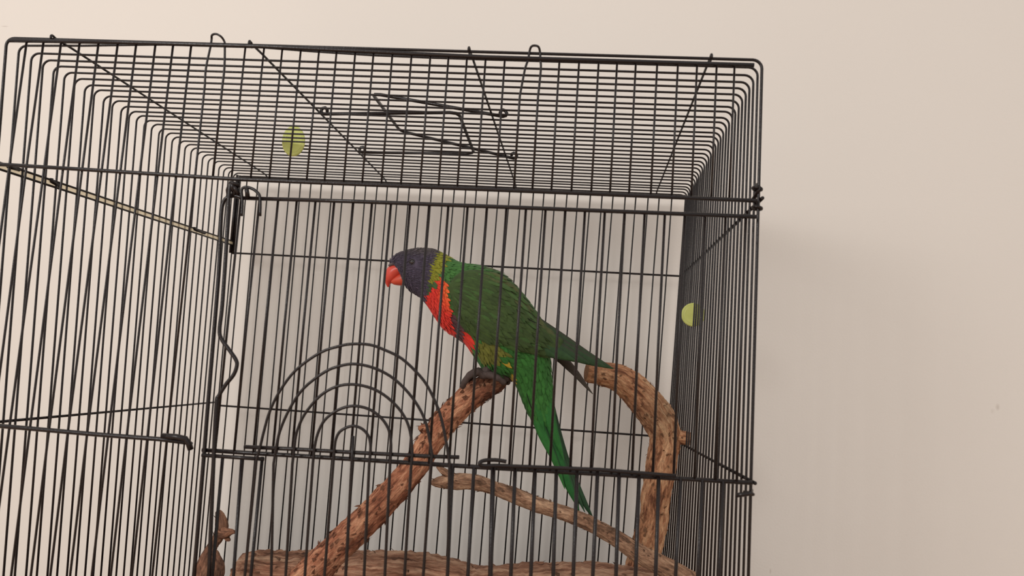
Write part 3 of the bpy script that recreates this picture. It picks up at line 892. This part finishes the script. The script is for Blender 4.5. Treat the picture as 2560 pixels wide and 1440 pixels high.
# --- wings
WU = [(1120, 716), (1138, 690), (1165, 676), (1205, 676), (1250, 690), (1285, 722), (1318, 760), (1350, 798), (1382, 831), (1408, 848)]
WL = [(1127, 728), (1133, 765), (1140, 792), (1156, 819), (1185, 840), (1220, 852), (1258, 865), (1300, 874), (1350, 887), (1404, 899)]
def wing_shell(side):
    NU, NV = 30, 14
    up = catmull([Vector((x, y, 0)) for x, y in WU], 8); lo = catmull([Vector((x, y, 0)) for x, y in WL], 8)
    n = len(up)
    g = [[None] * (NV + 1) for _ in range(NU + 1)]; Q = [[None] * (NV + 1) for _ in range(NU + 1)]
    for a in range(NU + 1):
        f = a / NU * (n - 1.001); k = int(f); t = f - k
        A = up[k].lerp(up[k + 1], t); B = lo[k].lerp(lo[k + 1], t)
        for c_ in range(NV + 1):
            q = A.lerp(B, c_ / NV); Q[a][c_] = q
            d = ray(q.x, q.y).normalized()
            h, nn, _, _ = body_bvh.ray_cast(CAM, d)
            u = a / NU
            y0_ = (YB - 0.010 - 0.006 * (1 - u)) 
            yy = h.y if h is not None else y0_
            if u > 0.62:
                w = min(1, (u - .62) / .3); yy = yy * (1 - w) + min(yy, YB - 0.011) * w
                if h is None: yy = YB - 0.011
            g[a][c_] = yy
    for _ in range(6):      # relax
        g2 = [r[:] for r in g]
        for a in range(NU + 1):
            for c_ in range(NV + 1):
                nb = [g[x][y] for x, y in ((a - 1, c_), (a + 1, c_), (a, c_ - 1), (a, c_ + 1)) if 0 <= x <= NU and 0 <= y <= NV]
                g2[a][c_] = min(g[a][c_] + 0.0005, .5 * g[a][c_] + .5 * sum(nb) / len(nb))
        g = g2
    V, Fc, cols = [], [], []
    pts = [[None] * (NV + 1) for _ in range(NU + 1)]
    for lay in (0, 1):
        for a in range(NU + 1):
            for c_ in range(NV + 1):
                q = Q[a][c_]
                edge = min(a / 3, (NU - a) / 2, c_ / 2, (NV - c_) / 2, 1.0)
                th = (0.0006 + 0.0022 * edge) if lay == 0 else -0.0008
                p = unY(q.x, q.y, g[a][c_] - th)
                if side > 0: p = Vector((p.x, 2 * YB - p.y, p.z))
                if lay == 0: pts[a][c_] = p
                V.append(p)
                cc = C(56, 75, 35); v = 1 + rnd.uniform(-.15, .15)
                cols.append(tuple(x * v for x in cc[:3]) + (1,))
    S = (NU + 1) * (NV + 1)
    idx = lambda a, c_, l: l * S + a * (NV + 1) + c_
    fl_ = side > 0
    def add(f): Fc.append(tuple(reversed(f)) if fl_ else tuple(f))
    for a in range(NU):
        for c_ in range(NV):
            add((idx(a, c_, 0), idx(a, c_ + 1, 0), idx(a + 1, c_ + 1, 0), idx(a + 1, c_, 0)))
            add((idx(a, c_, 1), idx(a + 1, c_, 1), idx(a + 1, c_ + 1, 1), idx(a, c_ + 1, 1)))
    for a in range(NU):
        add((idx(a, 0, 0), idx(a + 1, 0, 0), idx(a + 1, 0, 1), idx(a, 0, 1)))
        add((idx(a, NV, 1), idx(a + 1, NV, 1), idx(a + 1, NV, 0), idx(a, NV, 0)))
    for c_ in range(NV):
        add((idx(0, c_, 1), idx(0, c_ + 1, 1), idx(0, c_ + 1, 0), idx(0, c_, 0)))
        add((idx(NU, c_, 0), idx(NU, c_ + 1, 0), idx(NU, c_ + 1, 1), idx(NU, c_, 1)))
    w_ = mesh_obj('wing', V, Fc, MAT['plume'], bird); set_plume(w_, cols)
    global WBVH
    if side < 0: WBVH = BVHTree.FromPolygons(V, Fc)
    # overlapping coverts
    V, Fc, cols = [], [], []
    a = 0.0; row = 0
    while a < (NU - 4 if side < 0 else NU - 9):
        u = a / NU
        L = 0.008 + 0.014 * u; w = 0.0013 + 0.0014 * u
        A = pts[int(a)][0]; B = pts[int(a)][NV]
        n_ = max(3, int((A - B).length * 1.15 / (w * 1.5)))
        for k in range(n_):
            cf = (k + .5 * (row % 2) + rnd.uniform(-.3, .3)) / n_ * NV
            af = max(0, min(NU - 1.01, a + rnd.uniform(-.4, .4))); cf = max(0, min(NV - 0.01, cf))
            ia, ic = int(af), int(cf)
            p = pts[ia][ic].lerp(pts[ia + 1][ic], af - ia).lerp(pts[ia][ic + 1].lerp(pts[ia + 1][ic + 1], af - ia), cf - ic)
            t = (pts[ia + 1][ic] - pts[ia][ic]).normalized()
            t = (t + Vector((0.75, 0, -0.66)) * (.8 * max(0.0, 1 - u * 1.25))).normalized()
            s_ = (pts[ia][ic + 1] - pts[ia][ic]).normalized()
            nn = t.cross(s_).normalized()
            if nn.y * side < 0: nn = -nn
            t = (t - nn * t.dot(nn)).normalized()
            z = rnd.random()
            top = cf / NV
            if top < .16: cc = C(64, 90, 42) if z < .6 else C(78, 84, 46)
            else: cc = C(58, 77, 35) if z < .6 else (C(53, 70, 33) if z < .88 else C(60, 88, 40))
            if u > .6: cc = tuple(x * .88 for x in cc[:3]) + (1,)
            v = 1 + rnd.uniform(-.09, .09)
            cc = tuple(x * v for x in cc[:3]) + (1,)
            feather_card(V, Fc, cols, p, t, t.cross(nn).normalized(), nn, L * rnd.uniform(.8, 1.2), w * rnd.uniform(.8, 1.2), 0.0003, cc, rnd)
        a += max(.35, NU * (L * .40) / 0.105); row += 1
    cv = mesh_obj('coverts', V, Fc, MAT['plume'], w_, kind='stuff'); set_plume(cv, cols)
    return w_, pts

def blade(name, parent, pts, mat, col, col2, th=0.0005, curve=0.0010, nseg=10):
    """long flat feather: pts (px, py, Y, half width in px)"""
    cen = [unY(x, y, Y) for x, y, Y, _ in pts]; hw = [h * depth(c_) / F_PX for c_, (_, _, _, h) in zip(cen, pts)]
    cc = catmull(cen, nseg); hh = [max(0.0001, v.x) for v in catmull([Vector((h, 0, 0)) for h in hw], nseg)]
    V, Fc, cols = [], [], []
    n = len(cc)
    for i in range(n):
        t = (cc[min(i + 1, n - 1)] - cc[max(i - 1, 0)]).normalized()
        nn = Vector((0, -1, 0)); nn = (nn - t * nn.dot(t)).normalized(); s_ = t.cross(nn).normalized()
        for k, sg in enumerate((-1, -.5, 0, .5, 1)):
            V.append(cc[i] + s_ * hh[i] * sg + nn * curve * (1 - sg * sg) * min(1, hh[i] / .003) + nn * th / 2)
            e = abs(sg); f = col2 if (sg == -1) else col
            v = (1 - .12 * e) * (1 + rnd.uniform(-.06, .06)) * (.85 if sg == 0 else 1)
            cols.append(tuple(min(1, x * v) for x in f[:3]) + (1,))
        for k, sg in enumerate((-1, -.5, 0, .5, 1)):
            V.append(cc[i] + s_ * hh[i] * sg + nn * curve * (1 - sg * sg) * min(1, hh[i] / .003) - nn * th / 2)
            cols.append(tuple(x * .7 for x in col2[:3]) + (1,))
    for i in range(n - 1):
        b0 = i * 10; b1 = b0 + 10
        for k in range(4):
            Fc.append((b0 + k, b1 + k, b1 + k + 1, b0 + k + 1)); Fc.append((b0 + 5 + k + 1, b1 + 5 + k + 1, b1 + 5 + k, b0 + 5 + k))
        Fc.append((b0, b0 + 5, b1 + 5, b1)); Fc.append((b0 + 4, b1 + 4, b1 + 9, b0 + 9))
    o = mesh_obj(name, V, Fc, mat, parent); set_plume(o, cols)
    return o

for side in (-1, 1):
    w_, wpts = wing_shell(side)
    if side < 0:
        dk = C(58, 56, 44); gr = C(44, 68, 40); gr2 = C(46, 74, 40)
        y0_ = YB - 0.0125
        FL = [([(1330, 800, y0_ + .002, 16), (1400, 852, y0_ + .0036, 20), (1460, 888, y0_ + .004, 15), (1505, 910, y0_ + .004, 8), (1534, 922, y0_ + .004, 1)], gr, dk),
              ([(1320, 812, y0_ - .001, 18), (1390, 862, y0_ + .0020, 23), (1450, 891, y0_ + .003, 16), (1495, 910, y0_ + .003, 7), (1516, 918, y0_ + .003, 1)], gr, dk),
              ([(1310, 825, y0_ - .003, 18), (1375, 866, y0_ + .0005, 24), (1430, 890, y0_ + .0015, 14), (1474, 909, y0_ + .002, 2)], gr, dk),
              ([(1300, 835, y0_ - .006, 18), (1350, 866, y0_ - .002, 19), (1400, 886, y0_, 13), (1438, 901, y0_, 2)], gr2, gr),
              ([(1285, 842, y0_ - .009, 16), (1330, 864, y0_ - .005, 17), (1370, 882, y0_ - .002, 9), (1395, 894, y0_ - .001, 2)], gr2, gr)]
    else:
        dk = C(70, 56, 50); gr = C(62, 54, 46)
        y1_ = YB + 0.011
        FL = [([(1360, 850, y1_, 12), (1408, 900, y1_, 12), (1440, 934, y1_, 8.5), (1465, 965, y1_, 4.5), (1482, 985, y1_, .8)], gr, dk),
              ([(1350, 846, y1_ - .001, 12), (1395, 890, y1_ - .001, 12), (1425, 915, y1_ - .001, 8), (1446, 938, y1_ - .001, 1)], gr, dk)]
    for pts_, ca, cb in FL:
        blade('flight_feather', w_, pts_, MAT['plume'], ca, cb)

# --- thin dark blades painting the shade in slits between the feathers
for pts_ in ([(1291, 772, .5), (1296, 783, 1.4), (1303, 793, .4)], [(1318, 796, .4), (1335, 805, 1.2), (1356, 814, .4)], [(1236, 852, .4), (1243, 856, 1.8), (1250, 860, .4)],
             [(1280, 872, .4), (1300, 877, 1.0), (1330, 886, .4)], [(1316, 984, .4), (1324, 1008, 1.2), (1336, 1040, .4)]):
    out = []
    for x, y, h in pts_:
        d = ray(x, y).normalized()
        hh = WBVH.ray_cast(CAM, d)[0]
        hb = body_bvh.ray_cast(CAM, d)[0]
        ys = [q.y for q in (hh, hb) if q is not None]
        out.append((x, y, (min(ys) if ys else YB - .012) - .0014, h))
    blade('feather_gap_shade', bird, out, MAT['plume'], C(24, 30, 20), C(20, 26, 18), th=.0003, curve=.0002, nseg=4)
# --- tail
tg = C(36, 98, 44); tg2 = C(40, 72, 44); tg3 = C(44, 108, 46)
for pts_, ca, cb in (
        ([(1352, 925, YB + .004, 13), (1386, 1064, YB + .004, 13), (1414, 1150, YB + .004, 10), (1440, 1210, YB + .004, 8.5), (1466, 1266, YB + .004, 6), (1481, 1291, YB + .004, 1)], tg2, C(34, 56, 38)),
        ([(1345, 930, YB + .002, 16), (1376, 1064, YB + .002, 16), (1405, 1150, YB + .002, 13), (1430, 1212, YB + .002, 10), (1452, 1258, YB + .002, 4), (1462, 1280, YB + .002, .8)], tg2, tg2),
        ([(1328, 935, YB, 17), (1362, 1064, YB, 17), (1398, 1150, YB, 14), (1422, 1212, YB, 11), (1440, 1255, YB, 5), (1448, 1277, YB, .8)], tg, tg2),
        ([(1318, 940, YB - .002, 17), (1350, 1064, YB - .002, 14), (1384, 1142, YB - .002, 9), (1402, 1190, YB - .002, 5), (1412, 1222, YB - .002, .8)], tg3, tg2),
        ([(1345, 900, YB - .005, 22), (1362, 990, YB - .004, 19), (1380, 1064, YB - .003, 13), (1400, 1120, YB - .003, 6), (1410, 1150, YB - .003, .8)], tg3, tg),
        ([(1318, 900, YB - .008, 20), (1332, 980, YB - .006, 15), (1350, 1040, YB - .004, 9), (1362, 1085, YB - .003, .8)], tg3, tg)):
    blade('tail_feather', bird, pts_, MAT['plume'], ca, cb, curve=0.0016)

# --- beak
def loft(name, secs, mat, parent, ns=16, npow=1.0):
    tp = catmull([Vector((a[0], a[1], 0)) for a, _, _ in secs], 4); bt = catmull([Vector((c_[0], c_[1], 0)) for _, c_, _ in secs], 4); dp = catmull([Vector((d_, 0, 0)) for _, _, d_ in secs], 4)
    V, Fc = [], []
    for A_, B_, d_ in zip(tp, bt, dp):
        A = unY(A_.x, A_.y, YB); B = unY(B_.x, B_.y, YB); c_ = (A + B) / 2; h = (A - B) / 2
        for k in range(ns):
            a = 2 * math.pi * k / ns
            V.append(c_ + h * math.cos(a) + Vector((0, -1, 0)) * d_.x * MM * math.sin(a))
    n = len(tp)
    for i in range(n - 1):
        for k in range(ns):
            a = i * ns + k; bb = i * ns + (k + 1) % ns
            Fc.append((a, bb, bb + ns, a + ns))
    Fc.append(tuple(reversed(range(ns)))); Fc.append(tuple((n - 1) * ns + k for k in range(ns)))
    return mesh_obj(name, V, Fc, mat, parent)
o = loft('upper_beak', [((996, 660), (1010, 686), 7.4), ((981, 662), (1003, 690), 7.2), ((970, 669), (994, 697), 6.9), ((963, 683), (985, 705), 5.8), ((961, 698), (977, 709), 4.0), ((964, 709), (974, 714), 2.2), ((968, 717), (972, 718), .7)], MAT['beak'], bird)
o['label'] = 'hooked red upper beak'
o = loft('lower_beak', [((1006, 682), (1021, 713), 6.6), ((999, 684), (1010, 714), 6.1), ((990, 689), (998, 714), 5.2), ((981, 695), (986, 712), 4.0), ((975, 701), (978, 708), 2.2)], MAT['beak_low'], bird)
loft('cere', [((990, 652), (1000, 668), 7.0), ((978, 657), (988, 669), 6.6), ((972, 664), (978, 670), 5.6)], MAT['cere'], bird)
# --- eyes
for side in (-1, 1):
    d = ray(1030, 655).normalized()
    h, nn, _, _ = body_bvh.ray_cast(CAM, d)
    cpt = Vector((h.x, h.y + .0006, h.z)); nv = Vector((nn.x, nn.y, nn.z))
    if nv.y > 0: nv = -nv
    if side > 0: cpt.y = 2 * YB - cpt.y; nv.y = -nv.y
    V, Fc = [], []
    e1 = nv.orthogonal().normalized(); e2 = nv.cross(e1)
    R = 0.0021
    for i in range(7):
        ph = math.pi * i / 12
        for k in range(16):
            a = 2 * math.pi * k / 16
            V.append(cpt + nv * R * math.cos(ph) * .8 + (e1 * math.cos(a) + e2 * math.sin(a)) * R * max(.02, math.sin(ph)))
    for i in range(6):
        for k in range(16):
            a = i * 16 + k; bb = i * 16 + (k + 1) % 16
            Fc.append((a, a + 16, bb + 16, bb))
    ey = mesh_obj('eye', V, Fc, MAT['eye'], bird)
    V, Fc = [], []
    ring = [cpt + nv * .0004 + (e1 * math.cos(2 * math.pi * k / 20) + e2 * math.sin(2 * math.pi * k / 20)) * .0024 for k in range(21)]
    sweep(V, Fc, ring, .0005, 6)
    mesh_obj('eye_ring', V, Fc, MAT['eyering'], bird)

# --- feet gripping the perch
for dy, xs in ((-0.010, 0), (0.009, 10)):
    V, Fc = [], []
    ankle = unY(1222 + xs, 915, YB + dy)
    sweep(V, Fc, catmull([ankle, unY(1214 + xs, 932, YB + dy * 1.1), unY(1208 + xs, 940, YB + dy * 1.1)], 4), 0.0036, 8)
    ft = mesh_obj('foot', V, Fc, MAT['foot'], bird)
    for toe in ([(1208, 938, -.012), (1190, 930, -.016), (1172, 940, -.019), (1160, 958, -.018), (1157, 968, -.014)],
                [(1210, 938, -.010), (1196, 928, -.006), (1180, 934, -.004), (1164, 950, -.002), (1158, 962, 0)],
                [(1208, 938, -.012), (1226, 938, -.017), (1246, 946, -.017), (1262, 958, -.013)],
                [(1212, 938, -.010), (1232, 934, -.006), (1254, 938, -.004), (1272, 950, -.002)]):
        V, Fc = [], []
        pts_ = [unY(x + xs, y, YB + (dz if dy < 0 else -dz)) for x, y, dz in toe]
        path = catmull(pts_, 4); n = len(path)
        sweep(V, Fc, path, [0.0032 - 0.0012 * i / n + .0003 * math.sin(i * 1.9) for i in range(n)], 8)
        t_ = mesh_obj('toe', V, Fc, MAT['foot'], ft)
